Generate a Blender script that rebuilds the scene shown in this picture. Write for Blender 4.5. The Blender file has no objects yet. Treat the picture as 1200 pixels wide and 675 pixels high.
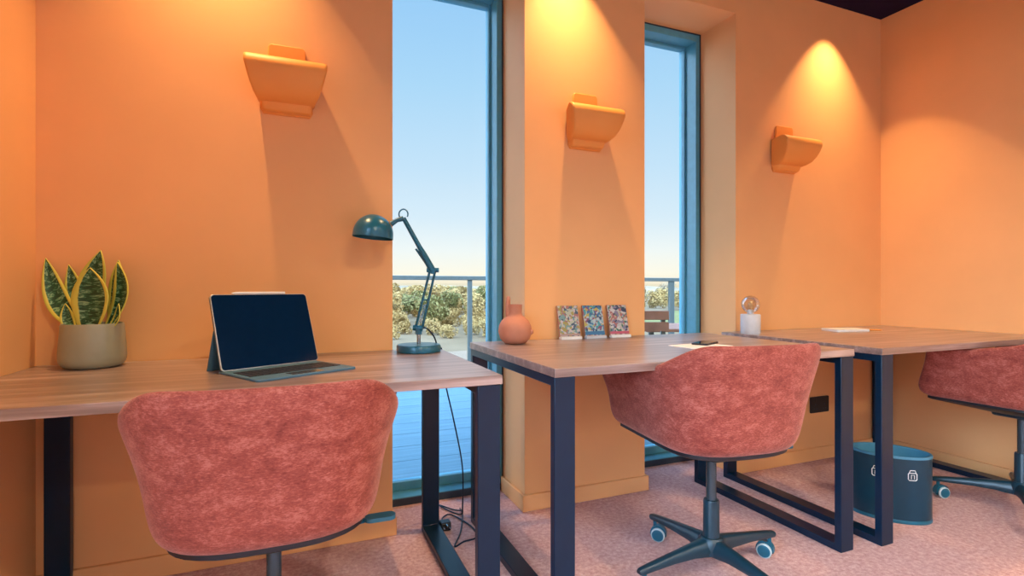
import bpy, math, random
from mathutils import Vector, Matrix
random.seed(7)
C = bpy.context.scene.collection
PI = math.pi

# ------------------------------------------------------------------ materials
def lin(r, g, b):
    f = lambda c: (c / 12.92) if c <= 0.04045 else ((c + 0.055) / 1.055) ** 2.4
    return (f(r / 255), f(g / 255), f(b / 255), 1)

class NT:
    """tiny helper around a material node tree"""
    def __init__(self, name):
        self.m = bpy.data.materials.new(name)
        self.m.use_nodes = True
        self.t = self.m.node_tree
        self.n = self.t.nodes
        self.b = self.n['Principled BSDF']
        self.out = self.n['Material Output']
    def add(self, kind, **kw):
        nd = self.n.new(kind)
        for k, v in kw.items():
            setattr(nd, k, v)
        return nd
    def link(self, a, b):
        self.t.links.new(a, b)
    def coord(self, scale=(1, 1, 1), out='Object'):
        tc = self.add('ShaderNodeTexCoord')
        mp = self.add('ShaderNodeMapping')
        mp.inputs['Scale'].default_value = scale
        self.link(tc.outputs[out], mp.inputs['Vector'])
        return mp.outputs['Vector']
    def noise(self, vec, scale, detail=4, rough=0.55, dist=0):
        nd = self.add('ShaderNodeTexNoise')
        nd.inputs['Scale'].default_value = scale
        nd.inputs['Detail'].default_value = detail
        nd.inputs['Roughness'].default_value = rough
        nd.inputs['Distortion'].default_value = dist
        if vec is not None:
            self.link(vec, nd.inputs['Vector'])
        return nd
    def ramp(self, fac, stops, interp='LINEAR'):
        r = self.add('ShaderNodeValToRGB')
        r.color_ramp.interpolation = interp
        e = r.color_ramp.elements
        while len(e) < len(stops):
            e.new(0.5)
        for i, (p, c) in enumerate(stops):
            e[i].position = p
            e[i].color = c if len(c) == 4 else (*c, 1)
        self.link(fac, r.inputs['Fac'])
        return r
    def bump(self, h, strength, dist=0.002):
        b = self.add('ShaderNodeBump')
        b.inputs['Strength'].default_value = strength
        b.inputs['Distance'].default_value = dist
        self.link(h, b.inputs['Height'])
        self.link(b.outputs['Normal'], self.b.inputs['Normal'])
    def set(self, **kw):
        for k, v in kw.items():
            self.b.inputs[k.replace('_', ' ')].default_value = v

def flat(name, col, rough=0.5, metal=0.0, spec=0.5, var=0.06, scale=30):
    x = NT(name)
    x.set(Roughness=rough, Metallic=metal)
    x.b.inputs['Specular IOR Level'].default_value = spec
    n = x.noise(x.coord(), scale)
    lo = tuple(max(0, c * (1 - var)) for c in col[:3])
    hi = tuple(min(1, c * (1 + var)) for c in col[:3])
    r = x.ramp(n.outputs['Fac'], [(0.3, lo), (0.7, hi)])
    x.link(r.outputs['Color'], x.b.inputs['Base Color'])
    return x.m

M = {}
def paint(name, col, rough=0.6):
    x = NT(name)
    x.set(Roughness=rough)
    x.b.inputs['Specular IOR Level'].default_value = 0.25
    n = x.noise(x.coord(), 3.0, 3)
    r = x.ramp(n.outputs['Fac'], [(0.3, tuple(c * 0.97 for c in col)), (0.7, tuple(min(1, c * 1.03) for c in col))])
    x.link(r.outputs['Color'], x.b.inputs['Base Color'])
    n2 = x.noise(x.coord(), 420, 2)
    x.bump(n2.outputs['Fac'], 0.12, 0.001)
    return x.m
PAINT = (0.83, 0.455, 0.20)
M['paint'] = paint('orange_paint', PAINT)
M['sconce'] = paint('orange_sconce_paint', (0.80, 0.34, 0.085), 0.5)
M['ceiling'] = flat('navy_ceiling', (0.012, 0.008, 0.035), 0.9, spec=0.1)
M['frame'] = flat('blue_grey_aluminium', (0.09, 0.36, 0.50), 0.32, 0.0)
M['gasket'] = flat('dark_gasket', (0.02, 0.04, 0.07), 0.6)
M['navy'] = flat('navy_powder_coat', (0.0006, 0.016, 0.044), 0.28, 0.0, 0.33)
M['teal'] = flat('petrol_metal', (0.005, 0.115, 0.20), 0.3, 0.1, 0.6)
M['cast'] = flat('dark_cast_aluminium', (0.006, 0.035, 0.06), 0.34, 0.1, 0.5)
M['steel'] = flat('brushed_steel', (0.35, 0.45, 0.5), 0.25, 0.9)
M['darksteel'] = flat('dark_steel', (0.06, 0.10, 0.13), 0.25, 0.6)
M['black'] = flat('black_plastic', (0.006, 0.009, 0.016), 0.45)
M['rubber'] = flat('pale_rubber', (0.42, 0.55, 0.6), 0.5)
M['white'] = flat('white_plastic', (0.75, 0.78, 0.8), 0.45)
M['paper'] = flat('paper', (0.82, 0.82, 0.80), 0.7)
M['pot'] = flat('sage_ceramic', (0.30, 0.31, 0.23), 0.3, 0, 0.5, 0.03)
M['soil'] = flat('soil', (0.05, 0.03, 0.02), 0.95, var=0.5, scale=90)
M['terra'] = flat('blush_terracotta', (0.50, 0.215, 0.14), 0.7, 0, 0.25, 0.06, 20)
M['silver'] = flat('silver_metal', (0.6, 0.65, 0.7), 0.3, 0.8)
M['folio'] = flat('slate_folio', (0.06, 0.16, 0.26), 0.5)
M['key'] = flat('keycap', (0.012, 0.02, 0.035), 0.5)
M['screen'] = flat('dark_glass_screen', (0.002, 0.016, 0.055), 0.08, 0, 0.5)
M['concrete'] = flat('pale_concrete', (0.55, 0.60, 0.66), 0.7, 0, 0.3)
M['brass'] = flat('warm_brass', (0.75, 0.55, 0.28), 0.3, 0.8)
M['rail'] = flat('grey_railing', (0.11, 0.145, 0.145), 0.5, 0.0)
M['slat'] = flat('brown_slat', (0.33, 0.17, 0.12), 0.6, var=0.2, scale=12)
M['bark'] = flat('bark', (0.20, 0.15, 0.10), 0.9, var=0.2)
M['bin'] = flat('petrol_bin', (0.003, 0.040, 0.075), 0.32, 0.0, 0.4)
M['bin_in'] = flat('blue_bin_inside', (0.05, 0.22, 0.36), 0.45)
M['icon'] = flat('white_icon', (0.75, 0.78, 0.8), 0.6)
M['pencil'] = flat('pencil_orange', (0.75, 0.30, 0.06), 0.5)

def carpet():
    x = NT('mauve_carpet')
    x.set(Roughness=1.0)
    x.b.inputs['Specular IOR Level'].default_value = 0.05
    v = x.coord()
    a = x.noise(v, 420, 3, 0.7)
    b = x.noise(v, 60, 5, 0.7)
    mx = x.add('ShaderNodeMath', operation='MULTIPLY_ADD')
    x.link(a.outputs['Fac'], mx.inputs[0]); mx.inputs[1].default_value = 0.6
    x.link(b.outputs['Fac'], mx.inputs[2])
    r = x.ramp(mx.outputs[0], [(0.55, (0.43, 0.235, 0.23)), (0.8, (0.61, 0.39, 0.395)), (1.0, (0.77, 0.58, 0.58))])
    x.link(r.outputs['Color'], x.b.inputs['Base Color'])
    x.bump(a.outputs['Fac'], 0.5, 0.004)
    return x.m
M['carpet'] = carpet()

def wood(name, dark, mid, light, rough=0.38):
    x = NT(name)
    x.set(Roughness=rough)
    x.b.inputs['Specular IOR Level'].default_value = 0.9
    x.b.inputs['Coat Weight'].default_value = 0.6
    x.b.inputs['Coat Roughness'].default_value = 0.3
    v = x.coord((1.0, 14.0, 14.0))
    a = x.noise(v, 1.6, 6, 0.62, 0.6)
    v2 = x.coord((2.0, 120.0, 120.0))
    b = x.noise(v2, 1.2, 3, 0.6)
    mx = x.add('ShaderNodeMath', operation='MULTIPLY_ADD')
    x.link(b.outputs['Fac'], mx.inputs[0]); mx.inputs[1].default_value = 0.35
    x.link(a.outputs['Fac'], mx.inputs[2])
    r = x.ramp(mx.outputs[0], [(0.45, dark), (0.66, mid), (0.85, light)])
    x.link(r.outputs['Color'], x.b.inputs['Base Color'])
    x.bump(b.outputs['Fac'], 0.08, 0.001)
    return x.m
M['wood'] = wood('grey_brown_oak_laminate', (0.13, 0.085, 0.075), (0.235, 0.165, 0.15), (0.42, 0.325, 0.305))

def velvet():
    x = NT('rust_pink_chenille')
    x.set(Roughness=0.85)
    x.b.inputs['Specular IOR Level'].default_value = 0.15
    x.b.inputs['Sheen Weight'].default_value = 0.4
    x.b.inputs['Sheen Roughness'].default_value = 0.4
    x.b.inputs['Sheen Tint'].default_value = (1, 0.68, 0.60, 1)
    v = x.coord((1, 1, 1.5))
    a = x.noise(v, 17, 8, 0.78, 0.3)
    b = x.noise(x.coord((1, 1, 3)), 130, 3, 0.7)
    mx = x.add('ShaderNodeMath', operation='MULTIPLY_ADD')
    x.link(b.outputs['Fac'], mx.inputs[0]); mx.inputs[1].default_value = 0.7
    x.link(a.outputs['Fac'], mx.inputs[2])
    r = x.ramp(mx.outputs[0], [(0.58, (0.14, 0.026, 0.022)), (0.85, (0.285, 0.068, 0.052)), (1.15, (0.42, 0.135, 0.105))])
    x.link(r.outputs['Color'], x.b.inputs['Base Color'])
    x.bump(b.outputs['Fac'], 0.35, 0.003)
    return x.m
M['velvet'] = velvet()

def deck():
    x = NT('weathered_decking')
    x.set(Roughness=0.7)
    x.b.inputs['Specular IOR Level'].default_value = 0.2
    v = x.coord((1, 30, 1))
    a = x.noise(v, 1.5, 4)
    r = x.ramp(a.outputs['Fac'], [(0.3, (0.07, 0.145, 0.19)), (0.7, (0.11, 0.21, 0.27))])
    x.link(r.outputs['Color'], x.b.inputs['Base Color'])
    return x.m
M['deck'] = deck()

def glass():
    x = NT('clear_pane')
    x.n.remove(x.b)
    tr = x.add('ShaderNodeBsdfTransparent'); tr.inputs['Color'].default_value = (0.97, 0.985, 0.99, 1)
    gl = x.add('ShaderNodeBsdfGlossy'); gl.inputs['Roughness'].default_value = 0.01
    fr = x.add('ShaderNodeFresnel'); fr.inputs['IOR'].default_value = 1.14
    mx = x.add('ShaderNodeMixShader')
    x.link(fr.outputs['Fac'], mx.inputs['Fac']); x.link(tr.outputs[0], mx.inputs[1]); x.link(gl.outputs[0], mx.inputs[2])
    x.link(mx.outputs[0], x.out.inputs['Surface'])
    return x.m
M['glass'] = glass()

def bulb_glass():
    x = NT('bulb_glass')
    x.n.remove(x.b)
    tr = x.add('ShaderNodeBsdfTransparent'); tr.inputs['Color'].default_value = (0.93, 0.94, 0.95, 1)
    gl = x.add('ShaderNodeBsdfGlossy'); gl.inputs['Roughness'].default_value = 0.03
    lw = x.add('ShaderNodeLayerWeight'); lw.inputs['Blend'].default_value = 0.45
    mx = x.add('ShaderNodeMixShader')
    x.link(lw.outputs['Facing'], mx.inputs['Fac']); x.link(tr.outputs[0], mx.inputs[1]); x.link(gl.outputs[0], mx.inputs[2])
    x.link(mx.outputs[0], x.out.inputs['Surface'])
    return x.m
M['bulb'] = bulb_glass()

def leaf():
    x = NT('banded_leaf')
    x.set(Roughness=0.42)
    uv = x.add('ShaderNodeUVMap')
    sp = x.add('ShaderNodeSeparateXYZ'); x.link(uv.outputs['UV'], sp.inputs[0])
    s1 = x.add('ShaderNodeMath', operation='SUBTRACT'); x.link(sp.outputs['X'], s1.inputs[0]); s1.inputs[1].default_value = 0.5
    ab = x.add('ShaderNodeMath', operation='ABSOLUTE'); x.link(s1.outputs[0], ab.inputs[0])
    n = x.noise(x.coord(out='UV'), 9, 3)
    ad = x.add('ShaderNodeMath', operation='MULTIPLY_ADD'); x.link(n.outputs['Fac'], ad.inputs[0]); ad.inputs[1].default_value = 0.06; x.link(ab.outputs[0], ad.inputs[2])
    edge = x.ramp(ad.outputs[0], [(0.385, (0, 0, 0)), (0.41, (1, 1, 1))])
    # cross bands
    nb = x.noise(x.coord((2.2, 18, 1), 'UV'), 1.4, 4, 0.65, 0.9)
    band = x.ramp(nb.outputs['Fac'], [(0.42, (0.004, 0.055, 0.022)), (0.52, (0.012, 0.12, 0.05)), (0.60, (0.24, 0.46, 0.27))])
    mx = x.add('ShaderNodeMix', data_type='RGBA')
    x.link(edge.outputs['Color'], mx.inputs['Factor'])
    x.link(band.outputs['Color'], mx.inputs['A'])
    mx.inputs['B'].default_value = (0.64, 0.62, 0.10, 1)
    x.link(mx.outputs['Result'], x.b.inputs['Base Color'])
    return x.m
M['leaf'] = leaf()

def collage(name, seed, cols, scale=95):
    """a generic abstract patchwork print"""
    x = NT(name)
    x.set(Roughness=0.55)
    tc = x.add('ShaderNodeTexCoord')
    mp = x.add('ShaderNodeMapping'); mp.inputs['Location'].default_value = (seed * 3.1, seed * 1.7, seed)
    x.link(tc.outputs['Object'], mp.inputs['Vector'])
    n = x.noise(mp.outputs['Vector'], 26, 2)
    mv = x.add('ShaderNodeMix', data_type='RGBA'); mv.inputs['Factor'].default_value = 0.04
    x.link(mp.outputs['Vector'], mv.inputs['A']); x.link(n.outputs['Color'], mv.inputs['B'])
    vo = x.add('ShaderNodeTexVoronoi'); vo.inputs['Scale'].default_value = scale
    x.link(mv.outputs['Result'], vo.inputs['Vector'])
    sp = x.add('ShaderNodeSeparateColor'); x.link(vo.outputs['Color'], sp.inputs[0])
    k = len(cols)
    r = x.ramp(sp.outputs[0], [(i / k, tuple(0.75 * q for q in c)) for i, c in enumerate(cols)], 'CONSTANT')
    x.link(r.outputs['Color'], x.b.inputs['Base Color'])
    return x.m

def foliage(name, a, b):
    x = NT(name)
    x.set(Roughness=0.9)
    x.b.inputs['Specular IOR Level'].default_value = 0.1
    n = x.noise(x.coord(), 1.2, 3)
    r = x.ramp(n.outputs['Fac'], [(0.35, a), (0.65, b)])
    x.link(r.outputs['Color'], x.b.inputs['Base Color'])
    return x.m
M['fol_gold'] = foliage('golden_scrub', (0.17, 0.12, 0.045), (0.29, 0.215, 0.095))
M['fol_green'] = foliage('olive_foliage', (0.085, 0.092, 0.032), (0.17, 0.16, 0.07))
M['fol_grey'] = foliage('blue_grey_foliage', (0.14, 0.14, 0.11), (0.23, 0.21, 0.15))
def ground_mat():
    x = NT('dry_ground')
    x.set(Roughness=1.0)
    n = x.noise(x.coord(), 0.05, 6, 0.7)
    r = x.ramp(n.outputs['Fac'], [(0.35, (0.085, 0.055, 0.022)), (0.55, (0.125, 0.088, 0.045)), (0.7, (0.15, 0.115, 0.07))])
    x.link(r.outputs['Color'], x.b.inputs['Base Color'])
    return x.m
M['ground'] = ground_mat()
M['lawn'] = flat('pale_lawn', (0.10, 0.105, 0.028), 1.0, var=0.2, scale=0.3)
M['hill'] = flat('hazy_ridge', (0.17, 0.135, 0.085), 1.0, var=0.3, scale=0.02)
M['track'] = flat('sandy_track', (0.16, 0.115, 0.075), 1.0, var=0.1, scale=0.3)

# ------------------------------------------------------------------ mesh helpers
class MB:
    def __init__(s):
        s.v, s.f, s.uv = [], [], {}
    def add(s, vs, fs):
        o = len(s.v)
        s.v += [tuple(p) for p in vs]
        s.f += [tuple(i + o for i in f) for f in fs]
        return s
    def box(s, x0, x1, y0, y1, z0, z1):
        vs = [(x, y, z) for z in (z0, z1) for y in (y0, y1) for x in (x0, x1)]
        return s.add(vs, [(0, 2, 3, 1), (4, 5, 7, 6), (0, 1, 5, 4), (2, 6, 7, 3), (0, 4, 6, 2), (1, 3, 7, 5)])
    def rings(s, rings, cap0=True, cap1=True, closed=True):
        n = len(rings[0]); vs = [p for r in rings for p in r]; fs = []
        m = n if closed else n - 1
        for i in range(len(rings) - 1):
            for j in range(m):
                k = (j + 1) % n
                fs.append((i * n + j, i * n + k, (i + 1) * n + k, (i + 1) * n + j))
        if cap0: fs.append(tuple(reversed(range(n))))
        if cap1: fs.append(tuple((len(rings) - 1) * n + j for j in range(n)))
        return s.add(vs, fs)
    def lathe(s, prof, cx=0, cy=0, cz=0, n=32, cap0=True, cap1=True):
        return s.rings([[(cx + r * math.cos(2 * PI * j / n), cy + r * math.sin(2 * PI * j / n), cz + z) for j in range(n)] for r, z in prof], cap0, cap1)
    def tube(s, pts, r, n=10):
        pts = [Vector(p) for p in pts]
        rr = r if isinstance(r, (list, tuple)) else [r] * len(pts)
        rings = []
        up = None
        for i, p in enumerate(pts):
            t = (pts[min(i + 1, len(pts) - 1)] - pts[max(i - 1, 0)]).normalized()
            if up is None:
                up = Vector((0, 0, 1)) if abs(t.z) < 0.9 else Vector((1, 0, 0))
            a = t.cross(up).normalized(); b = a.cross(t).normalized(); up = b
            rings.append([p + a * (rr[i] * math.cos(2 * PI * j / n)) + b * (rr[i] * math.sin(2 * PI * j / n)) for j in range(n)])
        return s.rings(rings)
    def prism(s, outline, z0, z1):
        return s.rings([[(x, y, z0) for x, y in outline], [(x, y, z1) for x, y in outline]])
    def xf(s, m):
        s.v = [tuple(m @ Vector(p)) for p in s.v]
        return s
    def build(s, name, mat, parent=None, smooth=False, bevel=0, seg=2, subd=0, solid=None):
        me = bpy.data.meshes.new(name)
        me.from_pydata(s.v, [], s.f)
        me.update()
        import bmesh
        bm = bmesh.new(); bm.from_mesh(me)
        bmesh.ops.recalc_face_normals(bm, faces=bm.faces)
        bm.to_mesh(me); bm.free()
        me.materials.append(mat)
        if smooth:
            for p in me.polygons: p.use_smooth = True
            me.set_sharp_from_angle(angle=math.radians(42)) if smooth != 'all' else None
        o = bpy.data.objects.new(name, me)
        C.objects.link(o)
        if parent: o.parent = parent
        if solid:
            md = o.modifiers.new('solid', 'SOLIDIFY'); md.thickness = solid; md.offset = -1
        if bevel:
            md = o.modifiers.new('bevel', 'BEVEL'); md.width = bevel; md.segments = seg; md.limit_method = 'ANGLE'; md.angle_limit = math.radians(40)
            if not smooth:
                for p in me.polygons: p.use_smooth = True
                me.set_sharp_from_angle(angle=math.radians(60))
        if subd:
            md = o.modifiers.new('sub', 'SUBSURF'); md.levels = subd; md.render_levels = subd
        return o

def tag(o, label=None, cat=None, group=None, kind=None):
    if label: o['label'] = label
    if cat: o['category'] = cat
    if group: o['group'] = group
    if kind: o['kind'] = kind
    return o
def thing(name, label, cat, loc=(0, 0, 0), rz=0, group=None):
    o = bpy.data.objects.new(name, None)
    o.empty_display_size = 0.1
    C.objects.link(o)
    o.location = loc; o.rotation_euler = (0, 0, rz)
    return tag(o, label, cat, group)
def struct(o):
    o['kind'] = 'structure'
    return o
def structure_root(name, loc=(0, 0, 0)):
    o = bpy.data.objects.new(name, None); C.objects.link(o); o.location = loc
    return struct(o)
def kids(o):
    return [c for c in bpy.data.objects if c.parent == o]
def copy_tree(o, parent=None):
    c = o.copy(); C.objects.link(c)
    if parent: c.parent = parent
    for ch in kids(o):
        if ch is not c: copy_tree(ch, c)
    return c
def rrect(w, h, r, n=6, cx=0, cy=0):
    pts = []
    for sx, sy, a0 in ((1, 1, 0), (-1, 1, 90), (-1, -1, 180), (1, -1, 270)):
        for k in range(n + 1):
            a = math.radians(a0 + 90 * k / n)
            pts.append((cx + sx * (w / 2 - r) + r * math.cos(a), cy + sy * (h / 2 - r) + r * math.sin(a)))
    return pts
def ellipse(a, b, n=40):
    return [(a * math.cos(2 * PI * k / n), b * math.sin(2 * PI * k / n)) for k in range(n)]

# ------------------------------------------------------------------ camera
# level camera, 0.99 m above the floor, turned 22 degrees right of the window wall's normal
YAW = 0.39
cam = bpy.data.cameras.new('camera')
cam.sensor_width = 36; cam.lens = 36 * 612.5 / 1200
cam.clip_end = 3000; cam.clip_start = 0.02
co = bpy.data.objects.new('camera', cam); C.objects.link(co)
co.location = (0, 0, 0.991); co.rotation_euler = (PI / 2, 0, -YAW)
bpy.context.scene.camera = co
RIGHT = Vector((math.cos(YAW), -math.sin(YAW), 0)); FWD = Vector((math.sin(YAW), math.cos(YAW), 0))

# ------------------------------------------------------------------ room
YW, XL, XR, ZC = 2.129, -0.775, 3.348, 2.655
P0, P1, P2, P3 = 0.355, 0.936, 1.580, 2.1685
YF, YO, ZH = 2.395, 2.56, 2.461
YB = -3.0
struct(MB().box(XL - 0.2, XR + 0.2, YB - 0.2, YF, -0.3, 0).build('floor', M['carpet']))
struct(MB().box(XL - 0.2, XR + 0.2, YB - 0.2, YW, ZC, ZC + 0.3).build('ceiling', M['ceiling']))
w = MB()
w.box(XL - 0.2, P0, YW, YO, -0.3, 4.6)
w.box(P1, P2, YW, YO, -0.3, 4.6)
w.box(P3, XR + 0.2, YW, YO, -0.3, 4.6)
w.box(P0, P1, YW, YO, ZH, 4.6); w.box(P2, P3, YW, YO, ZH, 4.6)
w.box(P0, P1, YF, YO, -0.3, -0.012); w.box(P2, P3, YF, YO, -0.3, -0.012)
w.box(-9, XL - 0.2, YW + 0.05, YO, -0.3, 4.6); w.box(XR + 0.2, 22, YW + 0.05, YO, -0.3, 4.6)
struct(w.build('wall_back', M['paint']))
RY0, RY1 = -2.6, -0.5                     # unseen window added in the right wall for fill daylight
wr = MB()
wr.box(XR, XR + 0.2, RY1, YW, -0.3, ZC); wr.box(XR, XR + 0.2, YB, RY0, -0.3, ZC)
wr.box(XR, XR + 0.2, RY0, RY1, ZH, ZC); wr.box(XR, XR + 0.2, RY0, RY1, -0.3, 0.05)
struct(wr.build('wall_right', M['paint']))
wl = MB()
LY0, LY1 = -1.9, 0.75                    # unseen window added in the left wall to bring in side daylight
wl.box(XL - 0.2, XL, LY1, YW, -0.3, ZC); wl.box(XL - 0.2, XL, YB, LY0, -0.3, ZC)
wl.box(XL - 0.2, XL, LY0, LY1, ZH, ZC); wl.box(XL - 0.2, XL, LY0, LY1, -0.3, 0.05)
struct(wl.build('wall_left', M['paint']))
wf = MB()                                # wall behind the camera; its wide window is added for fill daylight
FX0, FX1, FZ0, FZ1 = -0.4, 3.0, 0.75, 2.45
wf.box(XL - 0.2, FX0, YB - 0.2, YB, -0.3, ZC); wf.box(FX1, XR + 0.2, YB - 0.2, YB, -0.3, ZC)
wf.box(FX0, FX1, YB - 0.2, YB, -0.3, FZ0); wf.box(FX0, FX1, YB - 0.2, YB, FZ1, ZC)
struct(wf.build('wall_front', M['paint']))
struct(MB().box(-25, 30, -13.0, -12.5, -4.2, 5.4).build('sun_block_wall', M['concrete']))  # unseen wall added to keep the low sun off the rear window

# skirting boards
SK, ST = 0.072, 0.015
b = MB()
b.box(XL + ST, P0 + ST, YW - ST, YW, 0, SK); b.box(P0, P0 + ST, YW, YF - 0.01, 0, SK)
b.box(P1 - ST, P2 + ST, YW - ST, YW, 0, SK); b.box(P1 - ST, P1, YW, YF - 0.01, 0, SK); b.box(P2, P2 + ST, YW, YF - 0.01, 0, SK)
b.box(P3 - ST, XR - ST, YW - ST, YW, 0, SK); b.box(P3 - ST, P3, YW, YF - 0.01, 0, SK)
struct(b.build('baseboard_back', M['paint'], bevel=0.003))
struct(MB().box(XR - ST, XR, RY1, YW, 0, SK).build('baseboard_right', M['paint'], bevel=0.003))
struct(MB().box(XL, XL + ST, LY1, YW, 0, SK).build('baseboard_left', M['paint'], bevel=0.003))

# windows of the back wall
def window(name, x0, x1):
    root = structure_root(name, ((x0 + x1) / 2, YF, 0))
    hw = (x1 - x0) / 2
    t, d = 0.032, 0.13
    f = MB()
    f.box(-hw + 0.004, -hw + t, 0.0, d, 0.0, ZH - 0.004); f.box(hw - t, hw - 0.004, 0.0, d, 0.0, ZH - 0.004)
    f.box(-hw + t, hw - t, 0, d, ZH - t - 0.01, ZH - 0.004)
    f.box(-hw + t, hw - t, 0, d, -0.012, 0.035)
    f.build('window_frame', M['frame'], root, bevel=0.002)
    g = MB()
    for sx in (-1, 1):
        g.box(min(sx * hw, sx * (hw - 0.006)), max(sx * hw, sx * (hw - 0.006)), -0.004, 0.012, 0, ZH)
    g.box(-hw, hw, -0.004, 0.012, ZH - 0.006, ZH)
    g.box(-hw + 0.006, hw - 0.006, -0.006, 0.0, 0.0, 0.032)
    g.build('frame_gasket', M['gasket'], root)
    bd = MB(); e = t + 0.012
    for sx in (-1, 1):
        bd.box(min(sx * (hw - t), sx * (hw - e)), max(sx * (hw - t), sx * (hw - e)), 0.085, 0.13, 0.035, ZH - t - 0.01)
    bd.box(-hw + e, hw - e, 0.085, 0.13, ZH - e - 0.012, ZH - t - 0.01); bd.box(-hw + e, hw - e, 0.085, 0.13, 0.035, 0.075)
    bd.build('glazing_bead', M['frame'], root, bevel=0.002)
    MB().box(-hw + e - 0.004, hw - e + 0.004, 0.104, 0.110, 0.070, ZH - e - 0.010).build('pane', M['glass'], root)
window('window_1', P0, P1)
window('window_2', P2, P3)
def added_side_window(name, x, y0, y1):  # frame and pane for the unseen openings added as daylight fill
    root = structure_root(name, (x, (y0 + y1) / 2, 0))
    hw = (y1 - y0) / 2
    f = MB()
    f.box(-0.05, 0.05, -hw, -hw + 0.05, 0.05, ZH); f.box(-0.05, 0.05, hw - 0.05, hw, 0.05, ZH)
    f.box(-0.05, 0.05, -hw + 0.05, hw - 0.05, ZH - 0.05, ZH); f.box(-0.05, 0.05, -hw + 0.05, hw - 0.05, 0.05, 0.1)
    f.box(-0.05, 0.05, -0.03, 0.03, 0.1, ZH - 0.05)
    f.build('window_frame', M['frame'], root)
    MB().box(-0.004, 0.004, -hw + 0.05, hw - 0.05, 0.1, ZH - 0.05).build('pane', M['glass'], root)
added_side_window('added_window_left', XL - 0.1, LY0, LY1)
added_side_window('added_window_right', XR + 0.1, RY0, RY1)
root = structure_root('added_window_rear', ((FX0 + FX1) / 2, YB - 0.1, 0))  # unseen rear window, added to let fill daylight in
hw = (FX1 - FX0) / 2
f = MB()
for x in (-hw, -0.025, hw - 0.05): f.box(x, x + 0.05, -0.05, 0.05, FZ0, FZ1)
f.box(-hw + 0.05, -0.025, -0.05, 0.05, FZ0, FZ0 + 0.05); f.box(0.025, hw - 0.05, -0.05, 0.05, FZ0, FZ0 + 0.05)
f.box(-hw + 0.05, -0.025, -0.05, 0.05, FZ1 - 0.05, FZ1); f.box(0.025, hw - 0.05, -0.05, 0.05, FZ1 - 0.05, FZ1)
f.build('window_frame', M['frame'], root)
MB().box(-hw + 0.05, hw - 0.05, -0.004, 0.004, FZ0 + 0.05, FZ1 - 0.05).build('pane', M['glass'], root)

# ------------------------------------------------------------------ desks
def desk(label, xl, xr, yf, yb, z, lx0, lx1):
    """xl..xr top, lx0/lx1 outer faces of the two leg frames"""
    cx, cy = (xl + xr) / 2, (yf + yb) / 2
    t = thing('desk', label, 'desk', (cx, cy, 0), 0, 'desks along the window wall')
    th = 0.026
    MB().box(xl - cx, xr - cx, yf - cy, yb - cy, z - th, z).build('tabletop', M['wood'], t, bevel=0.0015)
    W, D = 0.068, 0.027
    for x0 in (lx0, lx1 - W):
        y0, y1 = yf + 0.004 - cy, yb - 0.008 - cy
        zt = z - th
        o = [(y0, 0), (y1, 0), (y1, zt), (y0, zt)]
        i = [(y0 + D, D), (y1 - D, D), (y1 - D, zt - D), (y0 + D, zt - D)]
        vs = [(x - cx, y, zz) for x in (x0, x0 + W) for y, zz in o + i]
        fs = []
        for k in range(4):
            n = (k + 1) % 4
            fs += [(k, n, 4 + n, 4 + k), (8 + k, 12 + k, 12 + n, 8 + n), (k, 8 + k, 8 + n, n), (4 + k, 4 + n, 12 + n, 12 + k)]
        MB().add(vs, fs).build('leg_frame', M['navy'], t, bevel=0.0025)
    MB().box(lx0 + W - cx, lx1 - W - cx, -0.03, 0.03, z - th - 0.027, z - th).build('crossbar', M['navy'], t, bevel=0.002)
    return t
D1, D2 = 0.742, 0.760
desk('wood-topped desk on the left carrying the tablet, plant and lamp', XL + 0.003, 0.5435, 1.392, YW - 0.003, D1, -0.742, 0.538)
desk('middle wood-topped desk with the blush vase and three small pictures', 0.680, 1.946, 1.333, YW - 0.003, D2, 0.681, 1.946)
desk('wood-topped desk in the right-hand corner above the waste bin', 2.066, XR - 0.003, 1.308, YW - 0.003, D2, 2.070, XR - 0.03)

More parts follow.
